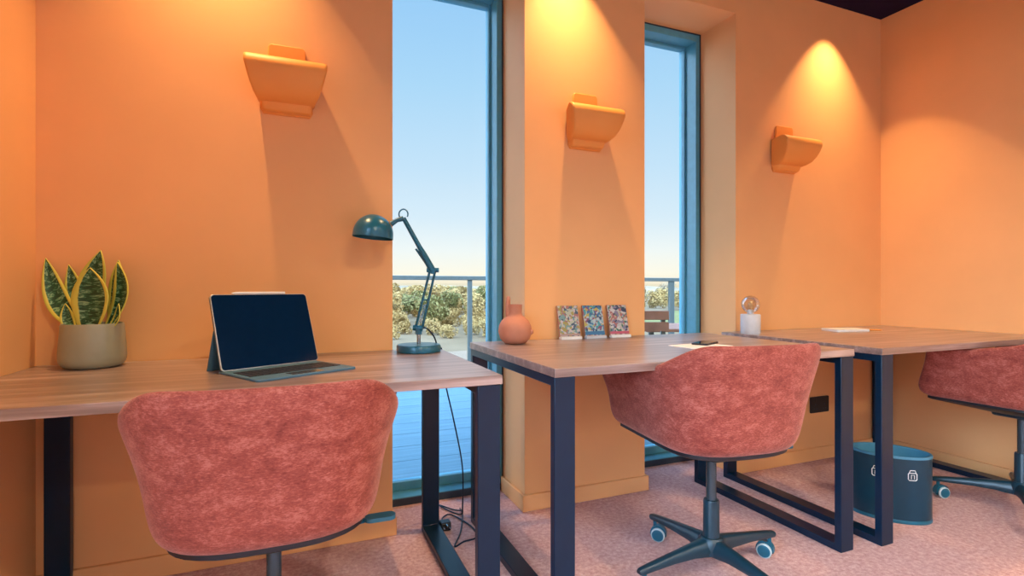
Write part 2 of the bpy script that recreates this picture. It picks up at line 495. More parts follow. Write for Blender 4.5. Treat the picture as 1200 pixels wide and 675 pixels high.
# ------------------------------------------------------------------ swivel tub chairs
def sstep(a, b, x):
    t = max(0, min(1, (x - a) / (b - a)))
    return t * t * (3 - 2 * t)
def plan(s, W, B, F, fl, n=3.0):
    """U-shaped outline; s=-1 left arm tip, 0 middle of back, 1 right arm tip"""
    a = abs(s); sg = 1 if s >= 0 else -1
    if a < 0.62:
        th = (a / 0.62) * PI / 2
        x = W * abs(math.sin(th)) ** (2 / n); y = -B * abs(math.cos(th)) ** (2 / n)
    else:
        k = (a - 0.62) / 0.38
        x = W + fl * k; y = F * k
    return sg * x, y
def chair(label, loc, rz, base_rz, dz):
    t = thing('swivel_chair', label, 'chair', loc, rz, 'swivel tub chairs at the desks')
    rows = [  # fraction up, W, B, F, flare
        ('z', 0.450, 0.165, 0.15, 0.20, 0.0),
        ('z', 0.452, 0.205, 0.195, 0.262, 0.0),
        ('z', 0.470, 0.230, 0.222, 0.290, 0.0),
        ('z', 0.505, 0.242, 0.238, 0.290, 0.003),
        (0.30, 0.250, 0.256, 0.266, 0.012),
        (0.55, 0.262, 0.274, 0.240, 0.024),
        (0.80, 0.280, 0.290, 0.218, 0.034),
        (1.00, 0.294, 0.300, 0.202, 0.042)]
    NS = 44
    g = MB(); ring = []
    for r in rows:
        row = []
        for i in range(NS + 1):
            s = -1 + 2 * i / NS
            x, y = plan(s, *r[1 if r[0] != 'z' else 2:])
            top = 0.805 - 0.113 * sstep(0.20, 0.74, abs(s))
            z = r[1] if r[0] == 'z' else 0.505 + (top - 0.505) * r[0]
            row.append((x, y, z + dz))
        ring.append(row)
    g.rings(ring, False, False, closed=False)
    g.build('shell', M['velvet'], t, smooth='all', solid=0.034, subd=2)
    # seat cushion
    def outl(W, B, F, k=1.0):
        pts = [plan(-1 + 2 * i / 30, W * k, B * k, F * k, 0) for i in range(31)]
        return pts
    c = MB()
    c.rings([[(x, y, z + 0.018 + dz) for x, y in outl(0.198, 0.19, 0.25, k)] for k, z in ((0.9, 0.436), (0.98, 0.445), (1.0, 0.465), (0.98, 0.484), (0.9, 0.492), (0.5, 0.496))])
    c.build('seat_cushion', M['velvet'], t, smooth='all', subd=1)
    # dark under-tray that shows as a thin line below the shell
    u = MB()
    u.rings([[(x, y, z + 0.018 + dz) for x, y in outl(0.212, 0.202, 0.258, k)] for k, z in ((1.0, 0.440), (1.0, 0.430), (0.95, 0.424), (0.60, 0.404), (0.30, 0.386))])
    u.build('under_tray', M['black'], t, smooth=True)
    MB().box(-0.032, 0.032, -0.05, 0.10, 0.384 + dz, 0.414 + dz).build('tilt_mechanism', M['cast'], t, bevel=0.012, seg=3)
    MB().lathe([(0.017, 0.22), (0.017, 0.382 + dz)], n=20).build('gas_lift', M['darksteel'], t, smooth=True)
    MB().lathe([(0.0285, 0.10), (0.030, 0.115), (0.0275, 0.125), (0.0265, 0.258), (0.0240, 0.264)], n=24).build('column', M['cast'], t, smooth=True)
    lv = MB(); lv.tube([(0.04, 0.0, 0.400 + dz), (0.15, -0.03, 0.402 + dz), (0.225, -0.055, 0.424 + dz)], 0.006, 8)
    lv.prism(rrect(0.075, 0.034, 0.016, 5, 0.245, -0.058), 0.420 + dz, 0.430 + dz)
    lv.build('height_lever', M['teal'], t, smooth=True)
    hub = MB().lathe([(0.030, 0.078), (0.044, 0.085), (0.044, 0.125), (0.034, 0.138)], n=24)
    hub.build('base_hub', M['cast'], t, smooth=True)
    for k in range(4):
        a = k * PI / 2 + base_rz - rz
        ca, sa = math.cos(a), math.sin(a)
        def R(x, y, z): return (x * ca - y * sa, x * sa + y * ca, z)
        secs = [(0.025, 0.030, 0.080, 0.134), (0.09, 0.022, 0.086, 0.126), (0.18, 0.018, 0.085, 0.114), (0.27, 0.0155, 0.079, 0.101), (0.305, 0.013, 0.075, 0.095), (0.312, 0.010, 0.078, 0.091)]
        L = MB()
        L.rings([[R(x, yy * hwid, z0 + (z1 - z0) * zz) for yy, zz in ((-0.8, 0), (0.8, 0), (1, 0.35), (0.75, 0.85), (0.45, 1), (-0.45, 1), (-0.75, 0.85), (-1, 0.35))] for x, hwid, z0, z1 in secs])
        lg = L.build('base_leg', M['cast'], t, smooth=True)
        cs = MB()
        cx = 0.288
        cang = a + (0.7 if k % 2 else -1.1)
        cc, sc_ = math.cos(cang), math.sin(cang)
        px, py = cx * ca, cx * sa
        cs.tube([(px, py, 0.050), (px, py, 0.080)], 0.007, 10)
        def Q(x, y, z): return (px + x * cc - y * sc_, py + x * sc_ + y * cc, z)
        hood = [(0.031 * math.cos(q), 0.029 + 0.031 * math.sin(q)) for q in [math.radians(d) for d in range(-15, 196, 15)]]
        cs.rings([[Q(x - 0.014, y, z) for x, z in hood] for y in (-0.012, 0.012)])
        cst = cs.build('caster', M['teal'], t, smooth=True)
        for sgn in (-1, 1):
            wh = MB()
            r0 = [(0.010, 0.0), (0.022, 0.0), (0.0265, 0.003), (0.0265, 0.009), (0.022, 0.012), (0.010, 0.012)]
            wh.rings([[Q(r * math.cos(2 * PI * j / 24) - 0.014, sgn * (0.0125 + h_), 0.0268 + r * math.sin(2 * PI * j / 24)) for j in range(24)] for r, h_ in r0])
            wo = wh.build('wheel', M['teal'], cst, smooth=True)
            wo.data.materials.append(M['rubber'])
            for q in wo.data.polygons:
                if 24 <= q.index < 96: q.material_index = 1
    return t
chair('rust pink tub swivel chair seen from behind at the left desk, nearest the camera', (-0.052, 1.395, 0), -0.02, 0.5, -0.006)
chair('rust pink tub swivel chair on a four-star base at the middle desk', (1.32, 1.405, 0), -0.12, 0.05, 0.018)
chair('rust pink tub swivel chair at the corner desk, cut by the right edge', (2.955, 1.275, 0), 0.03, 0.52, 0.030)

# ------------------------------------------------------------------ wall sconces
def sconce(label, x):
    t = thing('wall_sconce', label, 'wall light', (x, YW, 1.72), 0, 'orange wall lights on the window wall')
    p = MB()
    zs = [(0.080, -0.088), (0.090, -0.070), (0.084, 0.02), (0.066, 0.120), (0.064, 0.160), (0.056, 0.172)]
    out = [(wd, z) for wd, z in zs] + [(-wd, z) for wd, z in reversed(zs)]
    p.rings([[(wx, y, z) for wx, z in out] for y in (0.0, -0.012)])
    p.build('wall_plate', M['sconce'], t, bevel=0.003)
    n = MB()
    n.rings([[(wx, y, z) for wx, y in [(-w_, 0.0)] + [(-w_ + r_ - r_ * math.cos(a), -q + r_ - r_ * math.sin(a)) for a in (0, PI / 6, PI / 3, PI / 2)] + [(w_ - r_ + r_ * math.sin(a), -q + r_ - r_ * math.cos(a)) for a in (0, PI / 6, PI / 3, PI / 2)] + [(w_, 0.0)]]
             for w_, q, r_, z in ((0.078, 0.036, 0.014, -0.082), (0.084, 0.042, 0.014, -0.076), (0.088, 0.048, 0.014, -0.055), (0.092, 0.055, 0.014, -0.030))])
    n.build('neck', M['sconce'], t, smooth=True)
    s = MB()
    def ring(w_, q, z, r_=0.010, back=0.010, wb=0.100):
        return [(-wb, -back, z)] + [(-w_ + r_ - r_ * math.cos(a), -q + r_ - r_ * math.sin(a), z) for a in (0, PI / 6, PI / 3, PI / 2)] + [(w_ - r_ + r_ * math.sin(a), -q + r_ - r_ * math.cos(a), z) for a in (0, PI / 6, PI / 3, PI / 2)] + [(wb, -back, z)]
    s.rings([ring(0.090, 0.046, -0.054, wb=0.088), ring(0.097, 0.075, -0.049, wb=0.094), ring(0.108, 0.100, -0.036, wb=0.098), ring(0.118, 0.122, -0.012), ring(0.126, 0.135, 0.015),
             ring(0.132, 0.142, 0.040), ring(0.135, 0.143, 0.052), ring(0.136, 0.139, 0.066), ring(0.136, 0.129, 0.078), ring(0.135, 0.115, 0.085), ring(0.132, 0.100, 0.086), ring(0.124, 0.088, 0.080), ring(0.112, 0.08, 0.02)])
    s.build('shade', M['sconce'], t, smooth=True)
    return t
sconce('orange scoop wall light above the tablet, leftmost of three', -0.035)
sconce('orange scoop wall light between the two windows', 1.240)
sconce('orange scoop wall light near the right-hand corner', 2.515)

# ------------------------------------------------------------------ potted snake plant
PX, PY = -0.596, 2.030
pl = thing('potted_snake_plant', 'snake plant with yellow-edged leaves in a sage pot', 'plant', (PX, PY, D1))
MB().lathe([(0.062, 0.0), (0.075, 0.004), (0.085, 0.018), (0.0875, 0.035), (0.0850, 0.075), (0.0810, 0.132), (0.0795, 0.138), (0.0760, 0.138), (0.0750, 0.130), (0.077, 0.112)], n=48).build('pot', M['pot'], pl, smooth=True)
MB().lathe([(0.0765, 0.112), (0.05, 0.120), (0.01, 0.122)], n=24).build('soil', M['soil'], pl, smooth=True)
def leafmesh(root, tip, width, curve, face, twist=0.0):
    """a fleshy blade from root to tip; curve bows it, face is the direction its front looks"""
    root, tip = Vector(root), Vector(tip); N, K = 16, 8
    ax = (tip - root); Ln = ax.length; t0 = ax.normalized()
    fc = Vector(face); fc = (fc - t0 * fc.dot(t0)).normalized()
    g = MB(); uv = []
    rings = []
    for i in range(N + 1):
        u = i / N
        p = root + ax * u + Vector(curve) * math.sin(u * PI)
        wd = width * (0.42 + 0.58 * math.sin(min(1, u / 0.55) * PI / 2)) * (1 - max(0, (u - 0.5) / 0.5) ** 2.2) + 0.0008
        q = Matrix.Rotation(twist * u, 3, t0) @ fc
        sd = t0.cross(q).normalized()
        row = []
        for j in range(K + 1):
            v = j / K - 0.5
            row.append(p + sd * (wd * v) + q * (-0.30 * wd * (0.25 - v * v) * 2))
        rings.append(row)
    g.rings(rings, False, False, closed=False)
    return g, N, K
def add_leaf(*a):
    g, N, K = leafmesh(*a)
    me = bpy.data.meshes.new('leaf'); me.from_pydata(g.v, [], g.f); me.update()
    uvl = me.uv_layers.new(name='UVMap')
    for poly in me.polygons:
        for li in poly.loop_indices:
            vi = me.loops[li].vertex_index
            uvl.data[li].uv = ((vi % (K + 1)) / K, (vi // (K + 1)) / N)
    for p in me.polygons: p.use_smooth = True
    me.materials.append(M['leaf'])
    o = bpy.data.objects.new('leaf', me); C.objects.link(o); o.parent = pl
    md = o.modifiers.new('solid', 'SOLIDIFY'); md.thickness = 0.003; md.offset = 0
    return o
def LP(side, up, back):                       # sideways, up and back as one stands in front of the plant
    return Vector(RIGHT) * side + Vector(FWD) * back + Vector((0, 0, up))
cf = -FWD
add_leaf(LP(-0.030, 0.115, 0.00), LP(-0.164, 0.345, 0.015), 0.064, LP(-0.018, -0.030, 0), cf + RIGHT * 0.35, 0.2)
add_leaf(LP(-0.025, 0.115, 0.03), LP(-0.116, 0.325, 0.045), 0.056, LP(-0.010, -0.014, 0), cf + RIGHT * 0.25, 0.1)
add_leaf(LP(-0.022, 0.115, 0.01), LP(0.000, 0.370, 0.03), 0.084, LP(-0.016, 0.0, 0), cf + RIGHT * 0.30, -0.2)
add_leaf(LP(0.012, 0.112, -0.035), LP(0.014, 0.312, -0.03), 0.116, LP(0.002, 0, 0.0), cf, 0.0)
add_leaf(LP(0.035, 0.115, 0.03), LP(0.042, 0.340, 0.05), 0.062, LP(0.004, 0, 0), cf - RIGHT * 0.2, 0.1)
add_leaf(LP(0.040, 0.115, 0.00), LP(0.062, 0.332, 0.02), 0.066, LP(0.026, 0, 0), cf - RIGHT * 0.45, 0.2)
add_leaf(LP(0.050, 0.115, -0.01), LP(0.084, 0.200, -0.005), 0.034, LP(0.010, -0.006, 0), cf - RIGHT * 0.6, 0.0)
add_leaf(LP(-0.045, 0.113, -0.02), LP(-0.080, 0.200, -0.01), 0.036, LP(-0.006, -0.010, 0), cf + RIGHT * 0.5, 0.0)

# ------------------------------------------------------------------ tablet on a keyboard folio
TB = thing('tablet_computer', 'dark-screened tablet propped on a slate keyboard folio', 'tablet', (-0.022, 1.70, D1), math.radians(29.5))
KW, KD = 0.305, 0.240                      # folio width and depth; local origin is the folio's middle, -y towards the user
MB().prism(rrect(KW, KD, 0.010), 0.0, 0.007).build('keyboard_folio', M['folio'], TB, bevel=0.0015)
kb = MB()
for r in range(5):
    n = 14
    for c_ in range(n):
        x0 = -KW / 2 + 0.012 + c_ * (KW - 0.024) / n
        y0 = 0.048 - r * 0.0212
        if r == 4 and 4 <= c_ <= 8:
            if c_ == 4: kb.box(x0, x0 + 5 * (KW - 0.024) / n - 0.003, y0 - 0.018, y0, 0.007, 0.0088)
            continue
        kb.box(x0, x0 + (KW - 0.024) / n - 0.003, y0 - 0.018, y0, 0.007, 0.0088)
kb.build('keys', M['key'], TB)
MB().prism(rrect(0.100, 0.045, 0.004, 4, 0, -KD / 2 + 0.030), 0.007, 0.0076).build('trackpad', M['steel'], TB)
tilt = math.radians(20)
H, W_ = 0.236, 0.307
Rm = Matrix.Translation((0, 0.092, 0.008)) @ Matrix.Rotation(-tilt, 4, 'X')
def slab(w_, h_, r_, y0, y1, z0=0.0):
    o = rrect(w_, h_, r_)
    return MB().rings([[(x, y, z0 + h_ / 2 + z) for x, z in o] for y in (y0, y1)]).xf(Rm)
slab(W_, H, 0.012, 0.0, 0.006).build('tablet_body', M['silver'], TB, bevel=0.0012)
slab(W_ - 0.005, H - 0.005, 0.010, -0.0012, 0.0004, 0.0025).build('screen', M['screen'], TB)
slab(W_, H, 0.012, 0.0062, 0.0085).build('back_cover', M['folio'], TB)
tp = Rm @ Vector((0, 0.010, 0.125))
st = MB()
st.rings([[(x, p.y, p.z) for x, p in ((-W_ / 2, a_), (W_ / 2, a_), (W_ / 2, b_), (-W_ / 2, b_))] for a_, b_ in
          ((tp, tp + Vector((0, 0.003, 0))), (Vector((0, 0.190, 0.000)), Vector((0, 0.193, 0.000))))])
st.build('support_flap', M['folio'], TB)
st2 = Rm @ Vector((0, 0.004, H + 0.0048))
sty = MB(); ax = TB.matrix_basis
Wm = Matrix.Translation(TB.location) @ Matrix.Rotation(TB.rotation_euler.z, 4, 'Z')
sty.tube([Wm @ Vector((x, st2.y, st2.z)) for x in (-0.088, -0.075, 0.080, 0.082)], [0.0012, 0.0045, 0.0045, 0.0040], 14)
tag(sty.build('stylus_pen', M['white'], smooth=True), 'white stylus pen lying along the top edge of the tablet', 'stylus')

# ------------------------------------------------------------------ desk lamp
LX, LY = 0.440, 2.030
dl = thing('desk_lamp', 'petrol blue articulated desk lamp with dome shade by the window', 'lamp', (LX, LY, D1))
def L(p): return Vector(p) - Vector((LX, LY, D1))
MB().lathe([(0.080, 0.0), (0.085, 0.003), (0.085, 0.024), (0.081, 0.029), (0.020, 0.031)], n=48).build('lamp_base', M['teal'], dl, smooth=True)
MB().lathe([(0.0075, 0.030), (0.0075, 0.085)], n=16).build('stem', M['steel'], dl, smooth=True)
j1 = Vector((0.440, 2.030, 0.832)); el = Vector((0.484, 1.985, 1.058)); up = Vector((0.372, 1.985, 1.256)); sh = Vector((0.262, 2.0, 1.212))
lat = RIGHT
a1 = MB()
for o_ in (-0.013, 0.013):
    a1.tube([L(j1 + lat * o_), L(el + lat * o_ * 0.8)], 0.0048, 10)
mid = (j1 + el) / 2
a1.tube([L(mid - lat * 0.013), L(mid + lat * 0.013)], 0.003, 8)
a1.build('lower_arm', M['teal'], dl, smooth=True)
sp = MB()
coil = [L(j1 + (el - j1) * (0.08 + 0.34 * k / 60)) + Vector((0.006 * math.cos(k * 1.05), 0.006 * math.sin(k * 1.05), 0)) for k in range(61)]
sp.tube(coil, 0.0012, 6); sp.build('spring', M['steel'], dl, smooth=True)
jb = MB(); jb.tube([L(j1 - lat * 0.022 + Vector((0, 0, 0.004))), L(j1 + lat * 0.016)], 0.011, 14)
jb.box(*(lambda q: (q.x - 0.012, q.x + 0.010, q.y - 0.010, q.y + 0.010, q.z - 0.022, q.z + 0.006))(L(j1)))
jb.build('base_joint', M['teal'], dl, smooth=True)
ej = MB(); ej.tube([L(el - lat * 0.022 + Vector((0, 0, 0.002))), L(el + lat * 0.024 + Vector((0, 0, 0.002)))], 0.009, 14)
ej.tube([L(el - FWD * 0.012), L(el + FWD * 0.012)], 0.013, 14)
ej.build('elbow_joint', M['teal'], dl, smooth=True)
a2 = MB(); d2 = up - el
a2.tube([L(el), L(el + d2 * 0.30), L(el + d2 * 0.45), L(up)], [0.014, 0.0125, 0.0095, 0.0085], 12)
a2.tube([L(el + d2 * 0.02 - lat * 0.010 + Vector((0, 0, 0.004))), L(el + d2 * 0.42 - lat * 0.018)], 0.004, 8)
a2.build('upper_arm', M['teal'], dl, smooth=True)
nk = MB(); nk.tube([L(up + Vector((0, 0, -0.002))), L(up + (sh - up) * 0.22), L(up + (sh - up) * 0.42 + Vector((0, 0, -0.006)))], [0.010, 0.008, 0.011], 12)
nk.build('neck_joint', M['teal'], dl, smooth=True)
lp = MB(); lc = up + Vector((0, 0, 0.014))
lp.tube([L(lc + RIGHT * (0.017 * math.cos(q)) + Vector((0, 0, 0.019 * math.sin(q)))) for q in [math.radians(d) for d in range(-30, 226, 15)]], 0.0026, 8)
lp.build('cable_loop', M['teal'], dl, smooth=True)
RD = 0.074
shd = MB()
prof = [(RD * math.cos(q), RD * 1.02 * math.sin(q)) for q in [math.radians(d) for d in range(0, 86, 7)]]
prof = [(RD, -0.012)] + prof
inn = [(r * 0.965, z * 0.965) for r, z in reversed(prof)]
shd.lathe(prof + inn, n=40, cap0=False, cap1=False)
shd.xf(Matrix.Translation(L(sh) + Vector((0, 0, -0.022))) @ Matrix.Rotation(math.radians(5), 4, 'Y'))
shd.build('lamp_shade', M['teal'], dl, smooth=True)
bl = MB().lathe([(0.014, 0.040), (0.014, 0.012), (0.024, -0.004), (0.022, -0.012), (0.008, -0.018)], n=20)
bl.xf(Matrix.Translation(L(sh) + Vector((0, 0, -0.004)))).build('light_bulb', M['white'], dl, smooth=True)
cord = [Vector((0.447, 2.027, 0.836)), Vector((0.470, 2.016, 0.832)), Vector((0.50, 2.03, 0.80)), Vector((0.522, 2.07, 0.764)), Vector((0.5365, 2.10, 0.751)), Vector((0.548, 2.102, 0.744)), Vector((0.5525, 2.104, 0.72)), Vector((0.57, 2.12, 0.60)), Vector((0.62, 2.16, 0.42)), Vector((0.66, 2.17, 0.22)), Vector((0.664, 2.18, 0.05)), Vector((0.660, 2.19, 0.006))]
cord += [Vector(p) for p in ((0.62, 2.245, 0.006), (0.594, 2.310, 0.010), (0.640, 2.250, 0.006), (0.665, 2.215, 0.012), (0.672, 2.245, 0.008), (0.665, 2.18, 0.006), (0.610, 2.03, 0.006), (0.556, 1.925, 0.007), (0.60, 1.95, 0.006), (0.655, 1.965, 0.006), (0.666, 2.06, 0.006), (0.62, 2.20, 0.006), (0.575, 2.18, 0.008), (0.562, 2.12, 0.010))]
def smooth_path(ps, k=6):
    ps = [Vector(p) for p in ps]; out = []
    for i in range(len(ps) - 1):
        p0 = ps[max(i - 1, 0)]; p1 = ps[i]; p2 = ps[i + 1]; p3 = ps[min(i + 2, len(ps) - 1)]
        for j in range(k):
            t = j / k
            out.append(0.5 * ((2 * p1) + (p2 - p0) * t + (2 * p0 - 5 * p1 + 4 * p2 - p3) * t * t + (3 * p1 - p0 - 3 * p2 + p3) * t ** 3))
    out.append(ps[-1])
    return out
cd = thing('power_cord', 'thin dark lamp cord trailing to a black plug on the carpet', 'cord', (0.562, 2.10, 0))
co_ = Vector((0.562, 2.10, 0))
MB().tube([p - co_ for p in smooth_path(cord)], 0.0032, 8).build('cable', M['navy'], cd, smooth=True)
pg = MB().box(-0.022, 0.022, -0.030, 0.012, 0.0, 0.034)
pg.build('plug', M['black'], cd, bevel=0.006, seg=3)
pn = MB()
for dx in (-0.011, 0.011): pn.box(dx - 0.003, dx + 0.003, -0.048, -0.030, 0.016, 0.020)
pn.box(-0.002, 0.002, -0.050, -0.030, 0.024, 0.031)
pn.build('plug_pins', M['steel'], cd)

# ------------------------------------------------------------------ vase
vs_ = thing('vase', 'blush terracotta round vase with flat spout and upright handle', 'vase', (0.838, 2.005, D2))
MB().lathe([(0.030, 0.0), (0.044, 0.003), (0.062, 0.022), (0.070, 0.050), (0.067, 0.075), (0.056, 0.096), (0.040, 0.110), (0.031, 0.117), (0.028, 0.128), (0.029, 0.160), (0.0295, 0.163), (0.024, 0.163), (0.022, 0.13)], n=44).build('vase_body', M['terra'], vs_, smooth=True)
hd = MB()
hc = -RIGHT * 0.030
hd.tube([hc * 0.85 + Vector((0, 0, 0.108)), hc + Vector((0, 0, 0.140)), hc + Vector((0, 0, 0.170)), hc * 0.95 + Vector((0, 0, 0.190)), hc * 0.93 + Vector((0, 0, 0.197))], [0.014, 0.012, 0.010, 0.0085, 0.004], 12)
hd.build('handle', M['terra'], vs_, smooth=True)
sp_ = MB(); sp_.tube([RIGHT * 0.060 - FWD * 0.012 + Vector((0, 0, 0.048)), RIGHT * 0.074 - FWD * 0.016 + Vector((0, 0, 0.052))], [0.013, 0.008], 12)
sp_.build('side_knob', M['terra'], vs_, smooth=True)

# ------------------------------------------------------------------ three small pictures on ledge blocks
pics = [
    ('small collage picture in pale greens, leftmost of three beside the vase', 1.142, 0.118, [(0.55, 0.62, 0.50), (0.22, 0.42, 0.42), (0.70, 0.62, 0.66), (0.45, 0.40, 0.12), (0.08, 0.14, 0.22), (0.62, 0.66, 0.60), (0.45, 0.20, 0.20)]),
    ('small collage picture in strong blues, middle of the three', 1.272, 0.118, [(0.05, 0.20, 0.42), (0.35, 0.60, 0.68), (0.03, 0.08, 0.20), (0.55, 0.68, 0.74), (0.06, 0.40, 0.46), (0.60, 0.50, 0.12), (0.30, 0.10, 0.20)]),
    ('small collage picture with dark patches and pink foot, nearest the second window', 1.406, 0.118, [(0.03, 0.06, 0.14), (0.55, 0.60, 0.62), (0.05, 0.22, 0.16), (0.66, 0.70, 0.72), (0.45, 0.18, 0.18), (0.25, 0.26, 0.40), (0.60, 0.52, 0.40)])]
for i, (lab, x, _w, cols) in enumerate(pics):
    wd = 0.106
    t = thing('desk_picture', lab, 'picture', (x, 2.085, D2), 0, 'small pictures leaning on the pier')
    lean = Matrix.Translation((0, -0.002, 0.012)) @ Matrix.Rotation(math.radians(-13), 4, 'X')
    MB().box(-wd / 2, wd / 2, 0.0, 0.009, 0.0, 0.142).xf(lean).build('picture_panel', M['terra'], t)
    MB().box(-wd / 2 + 0.001, wd / 2 - 0.001, -0.0008, 0.0004, 0.001, 0.141).xf(lean).build('print', collage('collage_print', i + 1.3, cols), t)
    MB().box(-wd / 2, wd / 2, -0.016, 0.006, 0.0, 0.012).build('ledge', M['paper'] if i != 1 else M['concrete'], t, bevel=0.001)
    foot = [(0.40, 0.26, 0.24), (0.04, 0.17, 0.34), (0.50, 0.10, 0.16)][i]
    MB().box(-wd / 2 + 0.001, wd / 2 - 0.001, -0.0012, -0.0004, 0.004, [0.012, 0.020, 0.016][i]).xf(lean).build('print_band', flat('print_band_ink', foot, 0.6), t)

# ------------------------------------------------------------------ globe bulb lamp
bt = thing('bulb_table_lamp', 'pale grey cylinder lamp with a clear globe bulb on the corner desk', 'lamp', (2.135, 2.000, D2))
MB().lathe([(0.046, 0.0), (0.0475, 0.003), (0.0475, 0.094), (0.045, 0.098), (0.022, 0.099)], n=40).build('lamp_base', M['concrete'], bt, smooth=True)
MB().lathe([(0.015, 0.098), (0.016, 0.104), (0.014, 0.116), (0.010, 0.122)], n=24).build('bulb_collar', M['silver'], bt, smooth=True)
gr = 0.044
MB().lathe([(0.012, -0.043)] + [(gr * math.cos(q), gr * math.sin(q)) for q in [math.radians(d) for d in range(-68, 90, 9)]] + [(0.001, gr)], cz=0.148, n=32).build('globe_bulb', M['bulb'], bt, smooth=True)
fl_ = MB(); fl_.tube([(0.012 * math.cos(k * 0.9), 0.012 * math.sin(k * 0.9), 0.126 + 0.0012 * k) for k in range(30)], 0.0022, 6)
fl_.build('filament', M['brass'], bt, smooth=True)

# ------------------------------------------------------------------ paper things on desks
np_ = thing('notepad', 'white notepad lying near the back of the corner desk', 'notepad', (2.735, 1.925, D2), -0.22)
MB().prism(rrect(0.20, 0.12, 0.012), 0, 0.010).build('pages', M['paper'], np_, bevel=0.002)
MB().prism(rrect(0.20, 0.12, 0.012), 0.010, 0.012).build('cover', M['white'], np_)
pc = MB(); pc.tube([(2.835, 1.915, D2 + 0.0045), (2.905, 1.850, D2 + 0.0045), (2.912, 1.8435, D2 + 0.0045)], [0.0042, 0.0042, 0.0008], 8)
tag(pc.build('pencil', M['pencil'], smooth=True), 'short orange pencil beside the white notepad', 'pencil')
sheet = MB().prism(rrect(0.21, 0.148, 0.004), 0, 0.0015)
so = sheet.build('paper_sheet', M['paper']); so.location = (1.487, 1.64, D2); so.rotation_euler = (0, 0, 0.15)
tag(so, 'white paper sheet on the middle desk behind the chair back', 'paper')
ph = thing('phone', 'thin dark phone lying on the white paper sheet', 'phone', (1.55, 1.685, D2 + 0.0015), -1.1)
MB().prism(rrect(0.066, 0.135, 0.010), 0, 0.007).build('phone_body', M['black'], ph, bevel=0.0015)
MB().prism(rrect(0.060, 0.129, 0.008), 0.007, 0.0074).build('screen', M['screen'], ph)

# ------------------------------------------------------------------ waste bin
BL, BW, BH = 0.148, 0.098, 0.278
bn = thing('waste_bin', 'oval petrol blue waste bin under the corner desk', 'bin', (2.405, 1.492, 0), math.radians(-52))
shell = MB()
n = 56
def er(k, z): return [(x * k, y * k, z) for x, y in ellipse(BL, BW, n)]
shell.rings([er(0.965, 0.0), er(0.985, 0.004), er(1.0, 0.018), er(1.0, BH), er(0.965, BH), er(0.955, BH - 0.01), er(0.95, 0.012)], True, True)
shell.build('bin_body', M['bin'], bn, smooth=True)
lin_ = MB(); lin_.rings([er(1.012, BH - 0.007), er(1.016, BH), er(1.006, BH + 0.004), er(0.955, BH + 0.003), er(0.945, BH - 0.006), er(0.94, 0.10)], False, False)
lin_.build('rim', M['bin_in'], bn, smooth=True)
MB().box(-0.004, 0.004, -BW * 0.93, BW * 0.93, 0.02, BH - 0.012).build('divider', M['bin_in'], bn)
fr_ = MB(); fr_.rings([er(1.006, 0.0), er(1.012, 0.002), er(1.012, 0.012), er(1.002, 0.015)], False, False)
fr_.build('foot_ring', M['teal'], bn, smooth=True)
def on_bin(th, z, off=0.0012):                # a point on the bin's side at ellipse angle th
    p = Vector((BL * math.cos(th), BW * math.sin(th), z)); nrm = Vector((math.cos(th) / BL, math.sin(th) / BW, 0)).normalized()
    return p + nrm * off
def icon(th0):
    ic = MB(); zc = 0.205; s_ = 0.016
    def P_(a, b): return on_bin(th0 + a * s_ / 0.125, zc + b * s_)
    ic.tube([P_(a, b) for a, b in ((-0.7, 0.7), (-0.9, 0.5), (-0.9, -0.9), (-0.7, -1.2), (0.7, -1.2), (0.9, -0.9), (0.9, 0.5), (0.7, 0.7), (-0.7, 0.7))], 0.0016, 6)
    ic.tube([P_(a, b) for a, b in ((-0.7, 0.8), (-0.5, 1.4), (0.5, 1.4), (0.7, 0.8))], 0.0015, 6)
    ic.tube([P_(a, b) for a, b in ((-0.3, -0.8), (-0.3, 0.2), (0.35, 0.2), (0.35, -0.8))], 0.0014, 6)
    ic.build('white_icon', M['icon'], bn, smooth=True)
icon(math.radians(-62)); icon(math.radians(-112))

# ------------------------------------------------------------------ wall socket
sk = thing('wall_socket', 'black double power socket low on the back wall right of the windows', 'socket', (2.80, YW, 0.317))
pts = rrect(0.150, 0.092, 0.006)
MB().rings([[(x, y, z) for x, z in pts] for y in (0.0, -0.008)]).build('face_plate', M['black'], sk, bevel=0.0015)
for dx in (-0.036, 0.036):
    MB().box(dx - 0.007, dx + 0.007, -0.0105, -0.008, 0.016, 0.034).build('rocker_switch', M['black'], sk, bevel=0.001)
    hs = MB(); hs.box(dx - 0.003, dx + 0.003, -0.0086, -0.008, -0.004, 0.006)
    for e in (-0.011, 0.011): hs.box(dx + e - 0.004, dx + e + 0.004, -0.0086, -0.008, -0.026, -0.021)
    hs.build('socket_holes', M['gasket'], sk)

# ------------------------------------------------------------------ balcony
DY1 = 6.15
dk = MB()
y = YO + 0.004
while y < DY1:
    dk.box(-8.5, 13.5, y, min(y + 0.285, DY1), -0.075, -0.045)
    y += 0.290
struct(dk.build('balcony_floor', M['deck'], bevel=0))
struct(MB().box(-8.5, 13.5, YO + 0.004, DY1, -0.30, -0.080).build('balcony_slab', M['gasket']))
rl = thing('balcony_railing', 'grey metal railing with posts and glass infill round the balcony', 'railing', (2.5, 6.05, -0.045))
MB().box(-10.5, 10.5, -0.028, 0.028, 1.130, 1.180).build('handrail', M['rail'], rl, bevel=0.004)
for px in (-3.56, -0.566, 2.45, 5.4):
    pw = 0.042 if px == 2.45 else 0.026
    MB().box(px - pw, px + pw, -0.02, 0.02, 0.0, 1.130).build('post', M['rail'], rl, bevel=0.003)
for a_, b_ in ((-3.53, -0.60), (-0.53, 2.42), (2.48, 5.37)):
    MB().box(a_, b_, -0.005, 0.005, 0.06, 1.09).build('glass_panel', M['glass'], rl)
